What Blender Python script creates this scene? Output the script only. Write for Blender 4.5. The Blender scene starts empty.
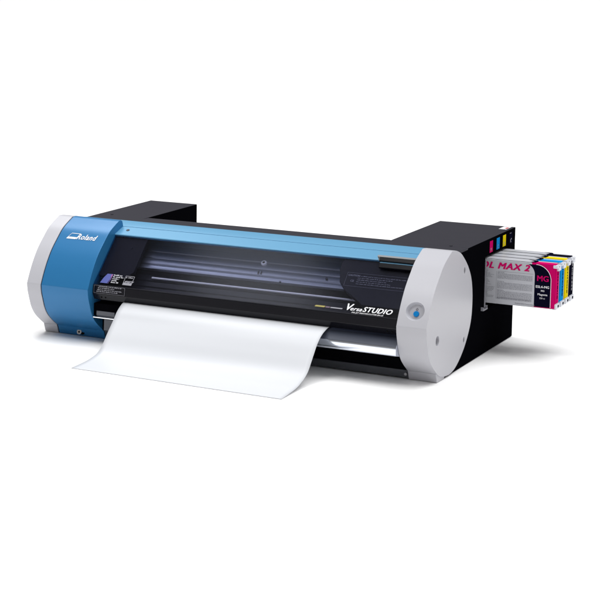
import bpy, bmesh, math, random
from mathutils import Vector, Matrix
random.seed(4)
S = bpy.context.scene
COL = S.collection

# ------------------------------------------------------------ materials
def mat(name, color, rough=.5, metal=0, spec=.5, coat=0, coatr=.1, noise=0, nscale=300, bump=0, emit=None, es=0, rvar=0):
    m = bpy.data.materials.new(name); m.use_nodes = True
    nt = m.node_tree; b = nt.nodes['Principled BSDF']
    b.inputs['Base Color'].default_value = (*color, 1)
    b.inputs['Roughness'].default_value = rough
    b.inputs['Metallic'].default_value = metal
    b.inputs['Specular IOR Level'].default_value = spec
    b.inputs['Coat Weight'].default_value = coat
    b.inputs['Coat Roughness'].default_value = coatr
    if emit:
        b.inputs['Emission Color'].default_value = (*emit, 1); b.inputs['Emission Strength'].default_value = es
    if noise or bump or rvar:
        tc = nt.nodes.new('ShaderNodeTexCoord')
        n = nt.nodes.new('ShaderNodeTexNoise'); n.inputs['Scale'].default_value = nscale; n.inputs['Detail'].default_value = 3
        nt.links.new(tc.outputs['Object'], n.inputs['Vector'])
        if noise:
            mx = nt.nodes.new('ShaderNodeMix'); mx.data_type = 'RGBA'
            mx.inputs[6].default_value = (*[c*(1-noise) for c in color], 1)
            mx.inputs[7].default_value = (*[min(1, c*(1+noise)) for c in color], 1)
            nt.links.new(n.outputs['Fac'], mx.inputs[0]); nt.links.new(mx.outputs[2], b.inputs['Base Color'])
        if bump:
            bp = nt.nodes.new('ShaderNodeBump'); bp.inputs['Strength'].default_value = bump; bp.inputs['Distance'].default_value = .0004
            nt.links.new(n.outputs['Fac'], bp.inputs['Height']); nt.links.new(bp.outputs['Normal'], b.inputs['Normal'])
        if rvar:
            n2 = nt.nodes.new('ShaderNodeTexNoise'); n2.inputs['Scale'].default_value = 9; n2.inputs['Detail'].default_value = 4
            nt.links.new(tc.outputs['Object'], n2.inputs['Vector'])
            mr = nt.nodes.new('ShaderNodeMapRange')
            mr.inputs['To Min'].default_value = rough-rvar; mr.inputs['To Max'].default_value = rough+rvar
            nt.links.new(n2.outputs['Fac'], mr.inputs['Value']); nt.links.new(mr.outputs['Result'], b.inputs['Roughness'])
    return m

M = dict(
    grey=mat('grey_plastic', (.475, .475, .51), .38, spec=.35, bump=.12, nscale=1500, rvar=.04),
    blue=mat('blue_metallic_plastic', (.022, .165, .375), .34, metal=.10, spec=.38, noise=.05, nscale=1800, bump=.05, rvar=.03),
    bluebar=mat('blue_painted_bar', (.105, .305, .49), .40, metal=.1, spec=.5, noise=.04, nscale=1800, bump=.05, rvar=.03),
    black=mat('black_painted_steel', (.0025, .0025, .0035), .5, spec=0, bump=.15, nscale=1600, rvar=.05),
    blacktop=mat('black_steel_lit_top', (.024, .024, .033), .45, spec=.14, bump=.15, nscale=1600, rvar=.05),  # paler copy of the black steel; light on top faces put into its colour
    gap=mat('black_rubber', (.003, .003, .003), .7, spec=.1),
    blackpl=mat('black_plastic', (.003, .003, .005), .3, spec=.12, rvar=.04),
    lip=mat('dark_cover_plastic', (.005, .005, .008), .22, spec=.25, rvar=.05),
    rail=mat('anodised_rail', (.27, .29, .335), .31, metal=.90, noise=.06, nscale=60),
    raild=mat('dark_rail', (.008, .008, .012), .4, spec=.1),
    steel=mat('polished_steel', (.72, .73, .76), .16, metal=1, rvar=.03),
    rod=mat('satin_rod', (.92, .91, .92), .35, metal=.1),
    slate=mat('platen_dark_reflection', (.045, .052, .075), .32, metal=.2, spec=.4, rvar=.04),  # platen metal with a dark reflection put into its colour
    platen=mat('platen_aluminium', (.74, .78, .86), .13, metal=1, rvar=.03),
    barm=mat('dark_grey_base', (.10, .105, .12), .4, metal=.5),
    inpanel=mat('dark_interior_plastic', (.012, .012, .020), .5, spec=.15),
    white=mat('white_print', (.85, .85, .88), .5),
    whitedim=mat('grey_print', (.30, .30, .34), .5),
    paper=mat('white_paper', (.64, .655, .685), .4, spec=.25, bump=.05, nscale=400),
    screw=mat('screw_steel', (.55, .55, .56), .25, metal=1),
    darksteel=mat('dull_steel', (.22, .22, .23), .35, metal=.8),
    darkscrew=mat('dark_screw', (.02, .02, .03), .35, metal=.7),
    button=mat('blue_button', (.003, .17, .45), .35, spec=.2, emit=(.0, .30, .80), es=.06),
    ink=mat('dark_icon', (.05, .05, .06), .5),
    fine=mat('grey_fine_print', (.17, .17, .20), .5),
    hole=mat('grey_hole', (.22, .22, .25), .6),
    case=mat('cartridge_plastic', (.52, .53, .57), .35, spec=.4),
    tip=mat('frosted_cap', (.64, .66, .72), .25, spec=.5),
    silver=mat('silver_label', (.50, .51, .55), .42, metal=.15),
    lblack=mat('black_label', (.004, .004, .014), .4, spec=0),
    mag=mat('magenta_ink', (.56, .004, .12), .45, spec=0),
    cyan=mat('cyan_ink', (.008, .25, .62), .45, spec=0),
    yel=mat('yellow_ink', (.74, .58, .008), .45, spec=0),
    blk=mat('black_ink', (.006, .006, .014), .45, spec=0),
    purple=mat('violet_print', (.07, .09, .33), .4),
    pink=mat('pink_print', (.40, .12, .30), .4),
    dullyel=mat('dull_yellow_print', (.33, .28, .06), .5),
    dullpink=mat('dull_mauve_print', (.16, .10, .15), .5),
    whitefaint=mat('faint_grey_print', (.20, .20, .23), .5),
    whitemid=mat('light_grey_print', (.50, .50, .54), .5),
    red=mat('red_print', (.50, .03, .03), .5),
    handletop=mat('handle_grey', (.24, .25, .26), .35),
)
def glass_cover():
    m = bpy.data.materials.new('tinted_acrylic'); m.use_nodes = True; nt = m.node_tree
    nt.nodes.remove(nt.nodes['Principled BSDF']); out = nt.nodes['Material Output']
    t = nt.nodes.new('ShaderNodeBsdfTransparent'); t.inputs[0].default_value = (.725, .735, .80, 1)
    g = nt.nodes.new('ShaderNodeBsdfGlossy'); g.inputs['Color'].default_value = (.92, .95, 1, 1); g.inputs['Roughness'].default_value = .16
    mx = nt.nodes.new('ShaderNodeMixShader'); mx.inputs[0].default_value = .010
    nt.links.new(t.outputs[0], mx.inputs[1]); nt.links.new(g.outputs[0], mx.inputs[2]); nt.links.new(mx.outputs[0], out.inputs[0])
    return m
M['acrylic'] = glass_cover()

# ------------------------------------------------------------ helpers
def empty(name, loc, label=None, cat=None, group=None):
    o = bpy.data.objects.new(name, None); COL.objects.link(o); o.location = loc
    o.empty_display_size = .05
    if label: o['label'] = label; o['category'] = cat
    if group: o['group'] = group
    return o
def link(name, me, m, parent=None, label=None):
    o = bpy.data.objects.new(name, me); COL.objects.link(o)
    if m is not None and not me.materials: me.materials.append(m)
    if parent is not None:
        o.parent = parent
        o.matrix_parent_inverse = Matrix.Translation(-world_loc(parent))
    if label: o['label'] = label
    return o
def world_loc(o):                                   # all meshes are built in world coordinates
    return o.location.copy() if o.type == 'EMPTY' else Vector((0, 0, 0))
def finish(bm, name, m, parent=None, bev=0, seg=2, label=None, ang=38, mats=None):
    bmesh.ops.remove_doubles(bm, verts=bm.verts, dist=1e-6)
    bmesh.ops.recalc_face_normals(bm, faces=bm.faces)
    me = bpy.data.meshes.new(name); bm.to_mesh(me); bm.free()
    for mm in (mats or [m]): me.materials.append(mm)
    me.polygons.foreach_set('use_smooth', [True]*len(me.polygons))
    me.set_sharp_from_angle(angle=math.radians(ang))
    o = link(name, me, None, parent, label)
    if bev:
        md = o.modifiers.new('bevel', 'BEVEL'); md.width = bev; md.segments = seg; md.limit_method = 'ANGLE'; md.angle_limit = math.radians(32); md.harden_normals = True
    return o
def prism_bm(prof, x0, x1, bm=None):
    bm = bm or bmesh.new()
    a = [bm.verts.new((x0, y, z)) for y, z in prof]; b = [bm.verts.new((x1, y, z)) for y, z in prof]
    n = len(prof)
    bm.faces.new(a); bm.faces.new(b[::-1])
    for i in range(n): bm.faces.new((a[i], b[i], b[(i+1) % n], a[(i+1) % n]))
    return bm
def box_bm(x0, x1, y0, y1, z0, z1, bm=None):
    return prism_bm([(y0, z0), (y1, z0), (y1, z1), (y0, z1)], x0, x1, bm)
def shell_bm(path, x0, x1, t):                     # a bent sheet: path in (y,z), thickness t to the back
    n = len(path); off = []
    for i in range(n):
        p = Vector(path[max(0, i-1)]); q = Vector(path[min(n-1, i+1)]); d = (q-p).normalized()
        off.append((path[i][0]-d.y*-t*1.0, path[i][1]+d.x*-t*1.0) if False else (path[i][0]+(-d.y)*t*-1, path[i][1]+d.x*t*-1))
    return prism_bm(list(path)+off[::-1], x0, x1)
def cyl_bm(c, axis, r, h, n=32, r2=None, bm=None):  # from c along axis for h
    bm = bm or bmesh.new(); ax = Vector(axis).normalized()
    q = ax.to_track_quat('Z', 'Y').to_matrix().to_4x4()
    mtx = Matrix.Translation(Vector(c)+ax*h/2) @ q
    bmesh.ops.create_cone(bm, cap_ends=True, segments=n, radius1=r, radius2=r if r2 is None else r2, depth=h, matrix=mtx)
    return bm
def catmull(pts, per=6):
    out = []; n = len(pts)
    for i in range(n-1):
        p0 = Vector(pts[max(0, i-1)]); p1 = Vector(pts[i]); p2 = Vector(pts[i+1]); p3 = Vector(pts[min(n-1, i+2)])
        for k in range(per):
            t = k/per
            out.append(tuple(.5*((2*p1)+(-p0+p2)*t+(2*p0-5*p1+4*p2-p3)*t*t+(-p0+3*p1-3*p2+p3)*t**3)))
    out.append(tuple(pts[-1])); return out
def cut(o, cutters):                               # boolean, then keep only the resulting mesh
    for c in cutters:
        md = o.modifiers.new('cut', 'BOOLEAN'); md.operation = 'DIFFERENCE'; md.solver = 'EXACT'; md.object = c
        while o.modifiers[0] != md: o.modifiers.move(len(o.modifiers)-1, 0)
    keep = [x for x in o.modifiers if x.type == 'BEVEL']
    info = [(x.width, x.segments) for x in keep]
    for x in keep: o.modifiers.remove(x)
    bpy.context.view_layer.update()
    dg = bpy.context.evaluated_depsgraph_get()
    me = bpy.data.meshes.new_from_object(o.evaluated_get(dg), preserve_all_data_layers=True, depsgraph=dg)
    o.modifiers.clear(); o.data = me
    me.polygons.foreach_set('use_smooth', [True]*len(me.polygons)); me.set_sharp_from_angle(angle=math.radians(38))
    for w, s in info:
        md = o.modifiers.new('bevel', 'BEVEL'); md.width = w; md.segments = s; md.limit_method = 'ANGLE'; md.angle_limit = math.radians(32); md.harden_normals = True
    for c in cutters: bpy.data.objects.remove(c)

def text_data(body, size, shear=0, bold=0, space=1, align='LEFT'):
    cu = bpy.data.curves.new('t', 'FONT'); cu.body = body; cu.size = size; cu.shear = shear; cu.offset = bold
    cu.space_character = space; cu.align_x = align; cu.resolution_u = 3; cu.fill_mode = 'FRONT'
    o = bpy.data.objects.new('t', cu); COL.objects.link(o); bpy.context.view_layer.update()
    dg = bpy.context.evaluated_depsgraph_get(); me = bpy.data.meshes.new_from_object(o.evaluated_get(dg))
    vs = [(v.co.x, v.co.y) for v in me.vertices]; fs = [tuple(p.vertices) for p in me.polygons]
    bpy.data.objects.remove(o); bpy.data.meshes.remove(me)
    return vs, fs
class Print:                                       # flat printing collected in (u,v), mapped onto a surface
    def __init__(s): s.v = []; s.f = []; s.mi = []
    def text(s, body, u, v, size, mi=0, sx=1, thick=0, **k):   # thick: extra stroke weight, laid as hairline layers
        vs, fs = text_data(body, size, **k)
        lay = [(0, 0)] if not thick else [(0, 0), (thick/2, 0), (thick, 0), (0, thick*.5), (thick, thick*.5), (thick/2, thick*.5)]
        for w, (du, dv) in enumerate(lay):
            b = len(s.v)
            s.v += [(u+a*sx+du, v+c+dv, w) for a, c in vs]; s.f += [tuple(i+b for i in f) for f in fs]; s.mi += [mi]*len(fs)
        return s
    def poly(s, pts, mi=0):
        b = len(s.v); s.v += list(pts); s.f.append(tuple(range(b, b+len(pts)))); s.mi.append(mi); return s
    def rect(s, u0, v0, u1, v1, mi=0, sh=0):
        h = v1-v0; return s.poly([(u0, v0), (u1, v0), (u1+sh*h, v1), (u0+sh*h, v1)], mi)
    def frame(s, u0, v0, u1, v1, t, mi=0, sh=0):
        h = v1-v0
        g = lambda a, b: (a+sh*(b-v0), b)
        s.poly([g(u0, v0), g(u1, v0), g(u1-t, v0+t), g(u0+t, v0+t)], mi); s.poly([g(u0, v1), g(u0+t, v1-t), g(u1-t, v1-t), g(u1, v1)], mi)
        s.poly([g(u0, v0), g(u0+t, v0+t), g(u0+t, v1-t), g(u0, v1)], mi); s.poly([g(u1, v0), g(u1, v1), g(u1-t, v1-t), g(u1-t, v0+t)], mi)
        return s
    def words(s, u0, v0, w, h, mi=0, ragged=False, seed=1, sh=0):  # one line of print too fine to read
        r = random.Random(seed); u = u0; end = u0+w*(r.uniform(.55, 1) if ragged else 1)
        while u < end:
            l = min(r.uniform(1.2, 4.6)*h, end-u)
            n = max(1, int(l/(h*.8)))
            for k in range(n):
                a = u+k*l/n; s.rect(a, v0, a+l/n*.72, v0+h*r.choice((.7, .7, 1)), mi, sh)
            u += l+h*.55
        return s
    def build(s, name, fn, mats, parent, label=None):
        me = bpy.data.meshes.new(name); me.from_pydata([fn(*t) for t in s.v], [], s.f)
        for m in mats: me.materials.append(m)
        me.polygons.foreach_set('material_index', s.mi); me.update()
        return link(name, me, None, parent, label)

# ------------------------------------------------------------ printer (x: width, y: depth, z: height, metres)
P = empty('desktop_printer', (.5, .3, 0), 'wide desktop inkjet printer with blue and grey body, black rear housings and tinted front cover', 'printer')

face = catmull([(.1490, .2800), (.1050, .2595), (.0760, .2362), (.0495, .2110), (.0283, .1830), (.0130, .1570), (.0020, .1345)], 6)
under = catmull([(.0020, .1345), (.0040, .1170), (.0105, .0965), (.0190, .0745), (.0320, .0560), (.0500, .0400), (.0745, .0225)], 6)
base_front = [(.0755, .0215), (.0830, .0006)]

# right end cover: a full rounded disc
rear_arc = catmull([(.1490, .2800), (.1740, .2778), (.2050, .2680), (.2290, .2535), (.2570, .2310), (.2800, .2030), (.2910, .1740), (.2945, .1430), (.2900, .1060), (.2740, .0750), (.2420, .0410), (.2000, .0150), (.1630, .0050), (.1250, .0060), (.0960, .0120), (.0745, .0220)], 5)
discprof = [(.1400, .2790)] + rear_arc[1:-1]
up = list(under)[::-1]
# go round: top -> rear arc -> bottom -> up the front
loop = rear_arc[:-1] + up + [p for p in face[::-1]][1:-1]
RX0, RX1 = .9443, 1.0120
bm = prism_bm(loop, RX0, RX1)
endc = finish(bm, 'end_cover', M['grey'], P, bev=.0016, seg=3, label='light grey round end cover with the power button')
fc = lambda u, v: None
nrm = Vector((0, -.909, .416)); tan = Vector((0, .416, .909))
bc = Vector((.9795, .0205, .1680))
c1 = finish(cyl_bm(bc-nrm*.0095, nrm, .0165, .0125, 48, .0215), 'c', M['grey'])
def side_hole(y, z, r, d, sy=1):
    b = cyl_bm((RX1-d, y, z), (1, 0, 0), r, d+.01, 28)
    bmesh.ops.scale(b, vec=(1, sy, 1), verts=b.verts, space=Matrix.Translation((0, -y, 0)))
    return finish(b, 'c', M['grey'])
cs = [c1, side_hole(.072, .096, .0108, .006), side_hole(.236, .224, .0075, .006, .7), side_hole(.2435, .0645, .0065, .006, .7)]
cut(endc, cs)
for (y, z, r) in ((.072, .096, .0100), (.236, .224, .0050), (.2435, .0645, .0045)):
    finish(cyl_bm((RX1-.0058, y, z), (1, 0, 0), r, .0012, 28), 'screw_plug', M['hole'], endc)
bt = finish(cyl_bm(bc-nrm*.0095-tan*.0045, nrm, .0066, .0030, 32, .0060), 'power_button', M['button'], endc, bev=.0006)
ip = Print()
import math as _m
for k in range(14):                                # power symbol: an open ring and a bar
    a0 = _m.radians(125+k*290/14); a1 = _m.radians(125+(k+1)*290/14)
    ip.poly([(r*_m.cos(a), r*_m.sin(a)) for r, a in ((.0017, a0), (.0017, a1), (.0025, a1), (.0025, a0))])
ip.rect(-.0004, .0006, .0004, .0032)
ip.build('power_symbol', lambda u, v, w=0: bc-nrm*.0090+tan*(.0058+v)+Vector((u, 0, 0)), [M['ink']], endc)

# grey foot block under the right disc
bm = prism_bm([(.0748, .0218), (.0826, .0006), (.128, .0006), (.128, .0218)], RX0+.0005, 1.0098)
finish(bm, 'cover_foot', M['grey'], endc, bev=.0012)
finish(cyl_bm((.9400, .0790, .0125), (0, -1, .1), .0032, .004, 20), 'foot_screw', M['darksteel'], P)

# left end cover (seen from its inner side only at the front)
topback = [(.1490, .2800), (.1740, .2790), (.2060, .2740), (.2300, .2620)]
lprof = base_front[::-1][::-1]
def left_profile(back, short=False):
    pr = [(.1490, .2800)] + [(.175, .2800), (.205, .2765), (.215, .268)]
    if short: pr = [(.1490, .2800), (.1580, .2802), (.1640, .2770), (.1670, .2700)]; back = .168
    pr += [(back, .2600), (back, .0006), (.0830, .0006), (.0745, .0225)]
    pr += up[1:] + face[::-1][1:-1]
    return pr
lc = finish(prism_bm(loop, 0, .0393), 'end_cover', M['grey'], P, bev=.0016, seg=3, label='light grey end cover on the far side')
finish(prism_bm([(.0748, .0218), (.0826, .0006), (.128, .0006), (.128, .0218)], .0005, .0391), 'cover_foot', M['grey'], lc, bev=.0012)
finish(prism_bm([(y+.0022 if y < .15 else y-.002, z-.0012 if z > .1 else z+.0002) for y, z in left_profile(.255, True)], .0385, .0425), 'cover_gasket', M['gap'], P)

bp = finish(prism_bm(left_profile(.262, True), .0418, .1724), 'front_panel', M['blue'], P, bev=.0011, seg=3, label='metallic blue panel with the maker\'s logo')
# foot step strip on the blue panel and its screw
finish(cyl_bm((.1020, .0805, .0105), (0, -1, .25), .0068, .0045, 28), 'foot_screw', M['screw'], bp, bev=.0008)
finish(cyl_bm((.1020, .0768, .0110), (0, -1, .25), .0026, .0012, 6), 'foot_screw_socket', M['gap'], bp)
finish(cyl_bm((.1095, .0822, .0100), (0, -1, .25), .0060, .0030, 24), 'foot_screw_washer', M['gap'], bp)

# map (x, height z) printing on the curved blue face
fp = sorted([(z, y) for y, z in face])
def on_face(x, z, off=.0006):
    for (z0, y0), (z1, y1) in zip(fp, fp[1:]):
        if z0 <= z <= z1:
            t = (z-z0)/(z1-z0); y = y0+(y1-y0)*t; n = Vector((0, -(z1-z0), (y1-y0))).normalized()
            return Vector((x, y, z))+n*off
    return Vector((x, y0, z))
lg = Print()
sh = .75
lg.frame(.0655, .2378, .0915, .2497, .0009, 0, sh)
lg.rect(.0655, .2378, .0915, .2418, 0, sh)
lg.text('Roland', .0922, .2380, .0150, shear=.30, thick=.0007, sx=1.16, space=1.10)
lg.build('brand_logo', lambda u, v, w=0: on_face(u, v, .0006+w*.00006), [M['white']], bp)

# ---- black chassis between the end covers
X0, X1 = .1724, RX0
ch = empty_ch = None
bm = box_bm(X0-.001, X1+.001, .205, .2820, .004, .2480)
finish(bm, 'chassis', M['black'], P, bev=.001)
finish(prism_bm([(.098, .003), (.205, .003), (.205, .070), (.098, .070)], X0-.0008, X1+.0008), 'lower_chassis', M['black'], P, bev=.001)
# top deck
deck = finish(prism_bm([(.2030, .2480), (.2030, .2700), (.2150, .2705), (.2820, .2690), (.2820, .2480)], .1730, .8184), 'top_panel', M['blacktop'], P, bev=.0012)

# ---- rear housings
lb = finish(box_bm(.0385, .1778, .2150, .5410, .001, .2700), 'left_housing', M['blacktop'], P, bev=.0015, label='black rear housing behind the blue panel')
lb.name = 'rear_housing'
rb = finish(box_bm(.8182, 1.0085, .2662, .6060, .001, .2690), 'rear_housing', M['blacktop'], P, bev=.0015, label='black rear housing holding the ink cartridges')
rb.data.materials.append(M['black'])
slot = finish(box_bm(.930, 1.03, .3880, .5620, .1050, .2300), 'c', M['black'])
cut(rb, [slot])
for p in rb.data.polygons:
    if p.normal.z < .5: p.material_index = 1  # all but the top faces take the darker, unlit copy
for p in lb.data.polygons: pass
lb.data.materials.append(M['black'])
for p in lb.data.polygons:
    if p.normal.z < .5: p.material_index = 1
# front part of the right housing, joined along a thin seam
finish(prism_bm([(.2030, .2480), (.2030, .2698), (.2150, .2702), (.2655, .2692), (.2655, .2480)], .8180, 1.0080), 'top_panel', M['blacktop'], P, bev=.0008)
rf = finish(prism_bm([(.100, .001), (.2662, .001), (.2662, .2660), (.2050, .2660), (.150, .2300), (.100, .120)], .9500, 1.0083), 'side_panel', M['black'], P, bev=.0012)
for (x, y, z) in ((.0753, .2780, .2700), (.9651, .2735, .2690)):
    finish(cyl_bm((x, y, z-.001), (0, 0, 1), .0036, .0022, 20), 'housing_screw', M['darkscrew'], P, bev=.0004)
# slot frame
bm = box_bm(1.0088, 1.0112, .3845, .3885, .1120, .2235)
sf = finish(bm, 'slot_frame', M['hole'], rb, bev=.0005)
bm = bmesh.new(); box_bm(1.0088, 1.0150, .3650, .3950, .1075, .1105, bm); box_bm(1.0088, 1.0150, .3640, .3665, .1075, .1160, bm); box_bm(1.0088, 1.0150, .3905, .3930, .1105, .1170, bm)
finish(bm, 'slot_hook', M['hole'], rb, bev=.0004)
# coloured slot marks
for nm, y0, m in (('magenta', .411, M['mag']), ('cyan', .4605, M['cyan']), ('yellow', .5065, M['yel']), ('black', .5560, M['lblack'])):
    pr = Print(); pr.rect(y0+.004, .2352, y0+.0265, .2622, 0)
    pr.text({'magenta': 'M', 'cyan': 'C', 'yellow': 'Y', 'black': 'K'}[nm], y0+.010, .2375, .012, 1)
    if nm == 'black':
        pr.words(y0+.006, .2590, .010, .0020, 1, seed=3); pr.rect(y0+.016, .2440, y0+.0195, .2470, 1)
    o = pr.build('color_mark', lambda u, v, w=0: Vector((1.0088, u, v)), [m, M['whitedim']], rb)
    for i in range(1, 1): pass
    me = o.data                                     # letters a hair in front of the patch
    for p in me.polygons:
        if p.material_index == 1:
            for vi in p.vertices: me.vertices[vi].co.x = 1.0091
pr = Print(); pr.rect(.0, .0, .0185, .044, 0)
pr.rect(.0115, .010, .0172, .030, 1); pr.words(.002, .035, .014, .0022, 2, seed=5); pr.words(.002, .004, .014, .0022, 2, seed=6)
o = pr.build('caution_sticker', lambda u, v: Vector((.9825+u, .5560+v, .2694)), [M['white'], M['red'], M['ink']], rb)
for p in o.data.polygons:
    if p.material_index:
        for vi in p.vertices: o.data.vertices[vi].co.z = .2696

# ---- blue bar over the cover
bar = [(.2040, .2722), (.1940, .2722), (.1690, .2640), (.1688, .2622), (.1672, .2618), (.1668, .2636), (.1300, .2512), (.1284, .2490), (.1330, .2440), (.2035, .2480)]
finish(box_bm(.0426, X0+.0006, .2046, .2550, .004, .2690), 'top_panel', M['blacktop'], P)
bb = finish(prism_bm(bar, .0430, RX0-.0003), 'top_bar', M['bluebar'], P, bev=.0008, label='light blue bar above the tinted cover')
def on_bar(x, t, off): return Vector((x, .1665+(-.0360)*t, .2634-.0127*t))+Vector((0, -.385, .923))*off
finish(cyl_bm(on_bar(.1960, .45, -.001), (0, -.385, .923), .0042, .0026, 24), 'bar_screw', M['darkscrew'], bb, bev=.0005)

# ---- tinted cover: sheet, opaque lip, underside
A = Vector((0, .1285, .2478)); B = Vector((0, .0250, .1440)); D = (B-A).normalized(); N = Vector((0, D.z, -D.y))
if N.y > 0: N = -N
L = (B-A).length
def cov(x, s, off=0.): return Vector((x, 0, 0))+A+D*s+N*off
a0 = cov(0, 0); b0 = cov(0, L); a1 = cov(0, 0, -.003); b1 = cov(0, L, -.003)
cover = finish(prism_bm([(a0.y, a0.z), (b0.y, b0.z), (b1.y, b1.z), (a1.y, a1.z)], X0+.001, RX0-.001), 'front_cover', M['acrylic'], P, label='smoke tinted transparent front cover')
lipo = finish(prism_bm([(.0250, .1436), (.0222, .1230), (.0300, .1085), (.0340, .1085), (.0300, .1235), (.0320, .1420)], X0+.001, RX0-.001), 'cover_lip', M['lip'], cover, bev=.0009, label='black lower lip of the cover')
finish(prism_bm([(cov(0, L-.0018, .0001).y, cov(0, L-.0018, .0001).z), (cov(0, L+.0002, .0003).y, cov(0, L+.0002, .0003).z), (.0256, .1438), (.0270, .1442)], X0+.002, RX0-.002), 'cover_seam', M['raild'], cover)
for x in (.196, .207, .915, .926):
    finish(cyl_bm((x, .0262, .1155), (0, -.88, -.47), .0020, .0008, 16), 'lip_screw', M['gap'], lipo)

# decals on the cover (u along x, v up the slope)
pf = lambda off: (lambda u, v, w=0: cov(u, L-v, off+w*.00006))
d = Print()
d.poly([(.1893, .0075), (.2115, .0075), (.2145, .0185), (.2150, .0345), (.1995, .0345), (.1935, .0225)], 0)
d.poly([(.2075, .0080), (.2118, .0080), (.2140, .0185), (.2145, .0340), (.2110, .0340), (.2120, .0200)], 1)
d.build('printed_badge', pf(.0004), [M['purple'], M['pink']], cover)
d = Print()
for k, w in enumerate((.024, .030, .018, .014, .022)):
    d.words(.2175, .0310-k*.0052, w, .0034, 0, seed=20+k)
d.build('badge_text', pf(.0004), [M['whitemid']], cover)
d = Print(); d.frame(.2500, .0080, .2740, .0340, .0010, 0)
d.text('energy', .2530, .0160, .0085, shear=.3, bold=.0002); d.words(.252, .0280, .019, .0034, 0, seed=31)
for k in range(2): d.words(.2515, .0100+k*.0035, .021, .0026, 0, seed=40+k)
d.rect(.2512, .0092, .2728, .0138, 0)
d.build('energy_mark', pf(.0004), [M['whitedim']], cover)
d = Print()
for k, w in enumerate((.062, .045, .068, .058)):
    d.words(.1850+.002*(3-k), .0128-k*.0040+.0010, w, .0022, 0, seed=50+k)
d.frame(.178, -.0015, .262, .0165, .0004, 0)
d.build('notice_text', lambda u, v: Vector((u, .0250-.0032-.0010*0+0.0, .1275+v))+Vector((0, (v-.016)*.135+.0005, 0)), [M['whitedim']], lipo)
# model lettering, lower right
d = Print()
d.text('V', .8110, .0092, .0240, shear=.30, thick=.0012, sx=.98)
d.text('ersa', .8240, .0092, .0142, shear=.30, thick=.0006, sx=1.10, space=1.05)
d.text('STUDIO', .8530, .0092, .0180, shear=.30, thick=.0010, sx=.98, space=1.08)
d.build('brand_lettering', pf(.0005), [M['white']], cover)
d = Print(); d.text('INK JET PRINTER/CUTTER BN-20', .8300, .0030, .0052, shear=.3, bold=.0000, sx=.98)
d.build('brand_subtitle', pf(.0005), [M['white']], cover)
d = Print(); 
d.rect(.7410, .0095, .7640, .0135, 0, .6); d.rect(.7660, .0098, .7760, .0128, 1, .6); d.rect(.7780, .0098, .8060, .0125, 2, .6)
d.build('color_stripe', pf(.0004), [M['dullyel'], M['dullpink'], M['whitedim']], cover)

# ---- inside, behind the cover
rail = [(.2000, .2390), (.1720, .2385), (.1570, .2290), (.1560, .2275), (.1545, .2275), (.1400, .2165), (.1395, .2140), (.1370, .2135), (.1235, .2040), (.1235, .2015), (.1205, .2010), (.1090, .1920), (.1090, .1890), (.1060, .1885), (.0985, .1820), (.1010, .1760), (.2000, .1700)]
il = finish(prism_bm(rail, X0+.0015, RX0-.0015), 'guide_rail', M['rail'], P, bev=.0004, label='grey stepped guide rail behind the cover')
finish(cyl_bm((.300, .0850, .1620), (1, 0, 0), .0026, .52, 20), 'guide_rod', M['rod'], P, ang=60)
finish(prism_bm([(.2030, .1695), (.1010, .1755), (.0960, .1660), (.0800, .1570), (.0790, .1540), (.0650, .1460), (.0640, .1430), (.0500, .1350), (.0480, .1250), (.0900, .1110), (.2030, .1110)], X0+.0016, RX0-.0016), 'inner_tray', M['raild'], P, bev=.0004)
finish(prism_bm([(.060, .1040), (.118, .1100), (.2045, .1100), (.2045, .0700), (.060, .0700)], X0+.0014, RX0-.0014), 'media_bed', M['raild'], P, bev=.0006)
RN = Vector((0, -.60, .80))
def on_rail(x, y, z): return Vector((x, y, z))
rgo = finish(cyl_bm((.5675, .1365, .2120), RN, .0066, .0060, 28), 'rail_screw', M['white'], il, bev=.0005); finish(cyl_bm(Vector((.5675, .1365, .2120))+RN*.0056, RN, .0030, .0010, 20), 'rail_screw_core', M['gap'], rgo)
for x, y, z, r in ((.6260, .0990, .1815, .0022), (.7330, .1150, .1970, .0030)):
    finish(cyl_bm((x, y, z), RN, r, .0028, 18), 'rail_screw', M['darkscrew'], il)
for x in (.5640, .5710):
    finish(prism_bm([(.1165, .1985), (.1145, .2000), (.1080, .1942), (.1100, .1930)], x-.0007, x+.0007), 'rail_notch', M['raild'], il)
# dark service hood filling the right end behind the cover
hexo = [(.772, -.001), (.7660, .0080), (.7660, .0290), (.7760, .0630), (.7960, .0850), (.8200, .1000), (.8453, .1180), (.9425, .1180), (.9425, -.001)]
bm = bmesh.new()
for off, flip in ((-.0042, 0), (-.0200, 1)):
    pass
fa = [bm.verts.new(cov(x, max(s, .001), -.0042)) for x, s in hexo]; fb = [bm.verts.new(cov(x, max(s, .001), -.0180)) for x, s in hexo]
bm.faces.new(fa); bm.faces.new(fb[::-1])
for i in range(len(fa)): bm.faces.new((fa[i], fb[i], fb[(i+1) % len(fa)], fa[(i+1) % len(fa)]))
hood = finish(bm, 'dark_inner_panel', M['inpanel'], P, bev=.0012, label='dark cap behind the right end of the cover')
bm = bmesh.new(); lh = [(X0+.0012, .001), (.2620, .001), (.2620, .0980), (.2480, .1150), (X0+.0012, .1150)]  # added plate that darkens the left end behind the cover
fa = [bm.verts.new(cov(x, q, -.0046)) for x, q in lh]; fb = [bm.verts.new(cov(x, q, -.0150)) for x, q in lh]
bm.faces.new(fa); bm.faces.new(fb[::-1])
for i in range(len(fa)): bm.faces.new((fa[i], fb[i], fb[(i+1) % len(fa)], fa[(i+1) % len(fa)]))
dark_plate = finish(bm, 'dark_inner_panel', M['inpanel'], P, bev=.0010)
finish(cyl_bm(cov(.2290, .0290, -.0048), N, .0034, .0012, 18), 'plate_screw', M['darkscrew'], dark_plate)
d = Print(); d.frame(.7880, L-.072, .9380, L-.036, .0005, 0)
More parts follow.
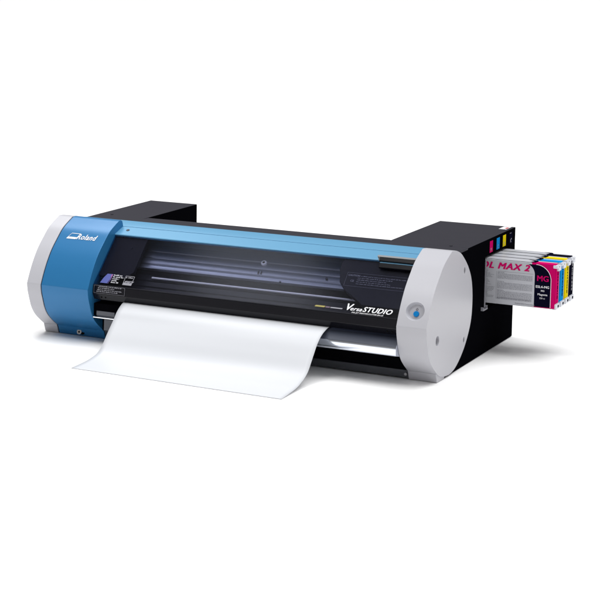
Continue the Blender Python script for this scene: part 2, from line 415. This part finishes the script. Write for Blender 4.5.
d.text('CAUTION', .7910, L-.0450, .0062, bold=.0002)
d.text('CE', .8000, L-.0600, .0070, bold=.0002)
for k in range(5): d.words(.8150, L-.0445-k*.0052, .118, .0024, 0, ragged=True, seed=70+k)
d.build('warning_label', pf(-.0036), [M['whitefaint']], hood)

# cover handle
hx0, hx1 = .8500, .9400
hp = lambda s, o: (cov(0, s, o).y, cov(0, s, o).z)
hd = finish(prism_bm([hp(-.0080, .0115), hp(-.0030, .0120), hp(-.0030, .0040), hp(.0000, .0008), hp(-.0080, .0070)], hx0, hx1), 'cover_handle', M['handletop'], P, bev=.0006, label='black grip with grey upper edge on the cover')
finish(prism_bm([hp(-.0028, .0112), hp(.0062, .0100), hp(.0062, .0030), hp(-.0028, .0030)], hx0+.006, hx1+.002), 'handle_grip', M['blackpl'], hd, bev=.0008)
finish(prism_bm([hp(.0062, .0062), hp(.0102, .0062), hp(.0102, .0010), hp(.0062, .0010)], hx0+.008, hx1+.002), 'handle_reflection', M['bluebar'], hd)  # blue reflection below the grip, put in as a coloured strip
finish(prism_bm([hp(.0102, .0085), hp(.0215, .0065), hp(.0215, .0008), hp(.0102, .0008)], hx0+.008, hx1+.002), 'handle_foot', M['blackpl'], hd, bev=.0008)

# ---- platen and lower front
pl = [(.0600, .1035), (.0300, .1030), (.0200, .0985), (.0060, .0885)] + [(.0046, .0868), (.0040, .0850), (.0040, .0715), (.0048, .0690), (.0070, .0670), (.0300, .0620), (.0600, .0620)]
pt = finish(prism_bm(pl, .2640, RX0-.0004), 'paper_platen', M['platen'], P, bev=.0004, ang=30, label='polished curved metal paper guide')
pt.data.materials.append(M['slate'])
for p in pt.data.polygons:
    if p.normal.z > .45: p.material_index = 1  # upper faces: reflection of the dark underside above, painted in
finish(prism_bm([(.060, .098), (.0300, .0985), (.0290, .062), (.060, .060)], X0, .2630), 'platen_end', M['black'], P)
finish(prism_bm([(.052, .0860), (.0290, .0810), (.0285, .0700), (.052, .0700)], .1800, .2300), 'platen_bracket', M['barm'], P, bev=.0006)
finish(prism_bm([(.0285, .0695), (.0235, .0670), (.0235, .0648), (.0285, .0650)], .1740, .2400), 'paper_edge_guide', M['steel'], P)
finish(prism_bm([(.0400, .0640), (.0380, .0330), (.0450, .0330), (.0450, .0640)], .1950, .2300), 'guide_post', M['barm'], P)
finish(box_bm(X0, X1, .0700, .0980, .0240, .0980), 'recess_wall', M['black'], P)
bs = finish(prism_bm([(.0780, .0205), (.0835, .0030), (.0980, .0030), (.0980, .0225), (.0800, .0225)], X0+.0006, RX0-.0006), 'base_bar', M['barm'], P, bev=.0008)

# ------------------------------------------------------------ paper sheet
pathL = catmull([(.0600, .1045), (.0400, .1068), (.0225, .1078), (-.0020, .0935), (-.0183, .0770), (-.0466, .0500), (-.0700, .0265), (-.0920, .0125), (-.1180, .0066), (-.1463, .0035), (-.2060, .0010)], 7)
pathR = catmull([(.0600, .1045), (.0400, .1068), (.0237, .1078), (-.0080, .0985), (-.0330, .0820), (-.0560, .0570), (-.0775, .0330), (-.0960, .0215), (-.1150, .0145), (-.1420, .0075), (-.2120, .0010)], 7)
bm = bmesh.new(); NX = 40; rows = []
for i in range(NX+1):
    t = i/NX; x = .2557+(.7776-.2557)*t; w = t*t*(3-2*t)
    rows.append([bm.verts.new((x, a[0]*(1-w)+b[0]*w, a[1]*(1-w)+b[1]*w)) for a, b in zip(pathL, pathR)])
for i in range(NX):
    for j in range(len(pathL)-1): bm.faces.new((rows[i][j], rows[i+1][j], rows[i+1][j+1], rows[i][j+1]))
me = bpy.data.meshes.new('paper_sheet'); bm.normal_update(); bm.to_mesh(me); bm.free()
me.polygons.foreach_set('use_smooth', [True]*len(me.polygons))
ps = link('paper_sheet', me, M['paper']); ps['label'] = 'blank white paper sheet feeding out of the printer and curving onto the floor'; ps['category'] = 'paper'
sd = ps.modifiers.new('t', 'SOLIDIFY'); sd.thickness = .0003; sd.offset = 0

# ------------------------------------------------------------ ink cartridges
def rounded(u0, v0, u1, v1, r, n=8):               # rectangle with a rounded upper right corner
    pts = [(u0, v0), (u1, v0)]
    for k in range(n+1):
        a = math.pi/2*k/n; pts.append((u1-r+r*math.cos(a), v1-r+r*math.sin(a)))
    return pts+[(u0, v1)]
def cartridge(kind, inkm, y0, code, word, label):
    T = .0325; x0, x1, z0, z1 = .950, 1.1690, .1215, .2245
    t = empty('ink_cartridge', (1.06, y0+T/2, z0), label, 'ink cartridge', 'ink cartridges standing out of the side slot')
    finish(box_bm(x0, x1-.004, y0, y0+T, z0, z1), 'cartridge_case', M['case'], t, bev=.0012)
    # sleeve in the ink colour round the outer end: front, top, end
    finish(box_bm(1.1140, x1-.0002, y0-.0004, y0+T*.62, z0+.0012, z1+.0006), 'color_sleeve', inkm, t, bev=.0010)
    f = lambda off: (lambda u, v, w=0: Vector((u, y0-off-w*.00006, v)))
    pr = Print(); pr.poly(rounded(1.0900, z0+.0030, 1.1585, z1-.0035, .034, 12), 0)
    pr2 = None
    pr.build('dark_label', f(.0008), [M['lblack']], t)
    pr = Print(); pr.poly(rounded(.985, z0+.0020, 1.1218, z1-.0012, .026, 12), 0); pr.build('silver_label', f(.0010), [M['silver']], t)
    e = Print(); 
    # thin white line round the dark field
    c = rounded(1.1220, z0+.0030, 1.1590, z1-.0032, .0345, 12); c2 = rounded(1.1220, z0+.0030, 1.1602, z1-.0020, .0355, 12)
    for i in range(1, len(c)-2): e.poly([c[i], c2[i], c2[i+1], c[i+1]])
    e.build('label_line', f(.0010), [M['white']], t)
    if kind == 'magenta':
        w = Print(); w.text('ECO-SOL MAX 2', 1.1075, z1-.0205, .0205, shear=.28, thick=.0019, sx=1.14, space=1.12, align='RIGHT')
        w.build('product_lettering', f(.0014), [inkm], t)
        w = Print(); w.text('MG', 1.1262, z1-.0400, .0178, thick=.0010, sx=1.04)
        w.build('colored_lettering', f(.0014), [inkm], t)
        w = Print(); w.text(code, 1.1245, z1-.0560, .0080, thick=.0004, sx=1.02, space=1.03); w.text('MG', 1.1370, z1-.0640, .0055, bold=.0001)
        w.text(word, 1.1295, z1-.0730, .0068, thick=.0002); w.text('220 cc', 1.1340, z1-.0810, .0050)
        w.build('white_lettering', f(.0014), [M['white']], t)
        w = Print(); 
        for b in range(3):
            w.words(1.0350, z1-.0295-b*.0205, .016, .0015, 0, seed=b)
            for k in range(5+b): w.words(1.0350, z1-.0322-b*.0205-k*.0026, .082, .0013, 0, seed=10*b+k)
        for k in range(22):
            if k not in (6, 12): w.words(.985, z1-.0270-k*.0029, .044, .0013, 0, ragged=True, seed=90+k)
        for k in range(2): w.words(1.0350, z0+.0150-k*.0026, .080, .0013, 0, seed=120+k)
        w.text('Roland DG Corporation', 1.0780, z0+.0045, .0046)
        w.rect(1.0323, z0+.012, 1.0327, z1-.0260); w.rect(1.0350, z1-.0262, 1.1190, z1-.0258)
        w.build('fine_print', f(.0014), [M['fine']], t)
    # end face: label strip, small writing, frosted caps
    g = lambda u, v: Vector((x1+.0002, y0+u, v))
    finish(box_bm(x1-.004, x1-.0001, y0+.0020, y0+T-.0008, z0+.0060, z1-.0080), 'end_face', M['case'], t, bev=.0008)
    w = Print(); w.rect(.0006, z0+.0120, T*.88, z1-.0080, 0); w.build('end_label', g, [inkm], t)
    w = Print()
    r = random.Random(code)
    v = z0+.022
    while v < z1-.018:
        h = r.uniform(.003, .009)
        w.rect(T*.50, v, T*.66, v+h, 0); v += h+r.uniform(.001, .003)
    w.build('end_print', lambda a, b: Vector((x1+.0005, y0+a, b)), [M['lblack'] if kind != 'black' else M['whitedim']], t)
    tp = [(z1-.0115), (z1-.0015)]
    bm = bmesh.new(); box_bm(x1-.0060, x1+.0046, y0-.0014, y0+T*.55, z1-.0085, z1-.0008, bm)
    finish(bm, 'end_cap', M['tip'], t, bev=.0018, seg=3)
    finish(box_bm(x1-.0030, x1+.0046, y0+T*.30, y0+T*.92, z1-.0160, z1-.0030), 'end_cap', M['tip'], t, bev=.0014)
    finish(box_bm(x1-.0060, x1+.0036, y0+.0010, y0+T*.92, z0-.0014, z0+.0120), 'end_cap', M['tip'], t, bev=.0018, seg=3)
    finish(box_bm(x1+.0036, x1+.0041, y0+T*.42, y0+T*.66, z0+.0030, z0+.0085), 'cap_window', M['lblack'], t)
    # top printed band
    w = Print(); w.rect(.0020, 1.1160-.985, T*.60, .176, 0)
    pts = [(.0015, .0), (T-.0015, .0), (T-.0015, .105), (T*.6, .125), (.0015, .118)]
    w = Print(); w.poly(pts, 0); w.poly([(.0015, .1195), (T*.55, .1255), (T-.0015, .1065), (T-.0015, .128), (T*.60, .134), (.0015, .132)], 1)
    w.build('top_label', lambda u, v: Vector((.990+v, y0+u, z1+.0011)), [M['silver'], M['lblack']], t)
    return t
cartridge('magenta', M['mag'], .3985, 'ESL4-MG', 'Magenta', 'magenta ink cartridge with silver label, nearest of the four in the side slot')
cartridge('cyan', M['cyan'], .4370, 'ESL4-CY', 'Cyan', 'cyan ink cartridge between the magenta and the yellow one')
cartridge('yellow', M['yel'], .4755, 'ESL4-YE', 'Yellow', 'yellow ink cartridge between the cyan and the black one')
cartridge('black', M['blk'], .5140, 'ESL4-BK', 'Black', 'black ink cartridge, farthest back in the side slot')

# ------------------------------------------------------------ floor
bm = bmesh.new()
bmesh.ops.create_grid(bm, x_segments=2, y_segments=2, size=60)
fl = finish(bm, 'floor', mat('white_floor', (.96, .955, .95), .9, spec=.0, noise=.004, nscale=3))
fl['kind'] = 'structure'

# ------------------------------------------------------------ light
W = bpy.data.worlds.new('World'); S.world = W; W.use_nodes = True
nt = W.node_tree; bg = nt.nodes['Background']
bg.inputs['Color'].default_value = (1, .97, .95, 1); bg.inputs['Strength'].default_value = .22
def area(name, loc, target, size, power, color=(1, 1, 1), sy=None):
    l = bpy.data.lights.new(name, 'AREA'); l.energy = power; l.size = size; l.color = color
    if sy: l.shape = 'RECTANGLE'; l.size_y = sy
    o = bpy.data.objects.new(name, l); COL.objects.link(o); o.location = loc
    o.rotation_euler = (Vector(target)-Vector(loc)).to_track_quat('-Z', 'Y').to_euler(); return o
sl = bpy.data.lights.new('overhead_key', 'SUN'); sl.energy = 2.75; sl.angle = math.radians(50); sl.color = (.98, .99, 1)
so = bpy.data.objects.new('overhead_key', sl); COL.objects.link(so); so.location = (.8, .3, 3)
so.rotation_euler = Vector((.22, .13, 1)).to_track_quat('Z', 'Y').to_euler()
area('front_softbox', (.3, -1.15, 2.9), (.5, .1, .15), .8, 22)
area('cover_softbox', (-.50, -.35, 2.4), (-.50, -.35, 0), .50, 8, sy=1.2)
area('side_softbox', (2.9, -.9, 1.5), (1.0, .3, .15), .9, 5)
area('rear_softbox', (-.95, 1.0, 2.4), (.2, .15, .25), .9, 20)

# ------------------------------------------------------------ camera (shift lens)
cam = bpy.data.cameras.new('camera'); co = bpy.data.objects.new('camera', cam); COL.objects.link(co); S.camera = co
co.location = (2.25298979, -3.38819549, .934757716)
co.rotation_euler = (math.pi/2-.150620138, 0, .530626529)
cam.sensor_width = 36; cam.lens = 1718.20028/600*36
cam.shift_x = (300-121.104823)/600; cam.shift_y = (207.574268-300)/600
cam.clip_start = .05; cam.clip_end = 500
S.render.engine = 'CYCLES'
S.cycles.max_bounces = 10; S.cycles.transparent_max_bounces = 16
S.view_settings.view_transform = 'Standard'; S.view_settings.look = 'None'; S.view_settings.exposure = 0; S.view_settings.gamma = 1
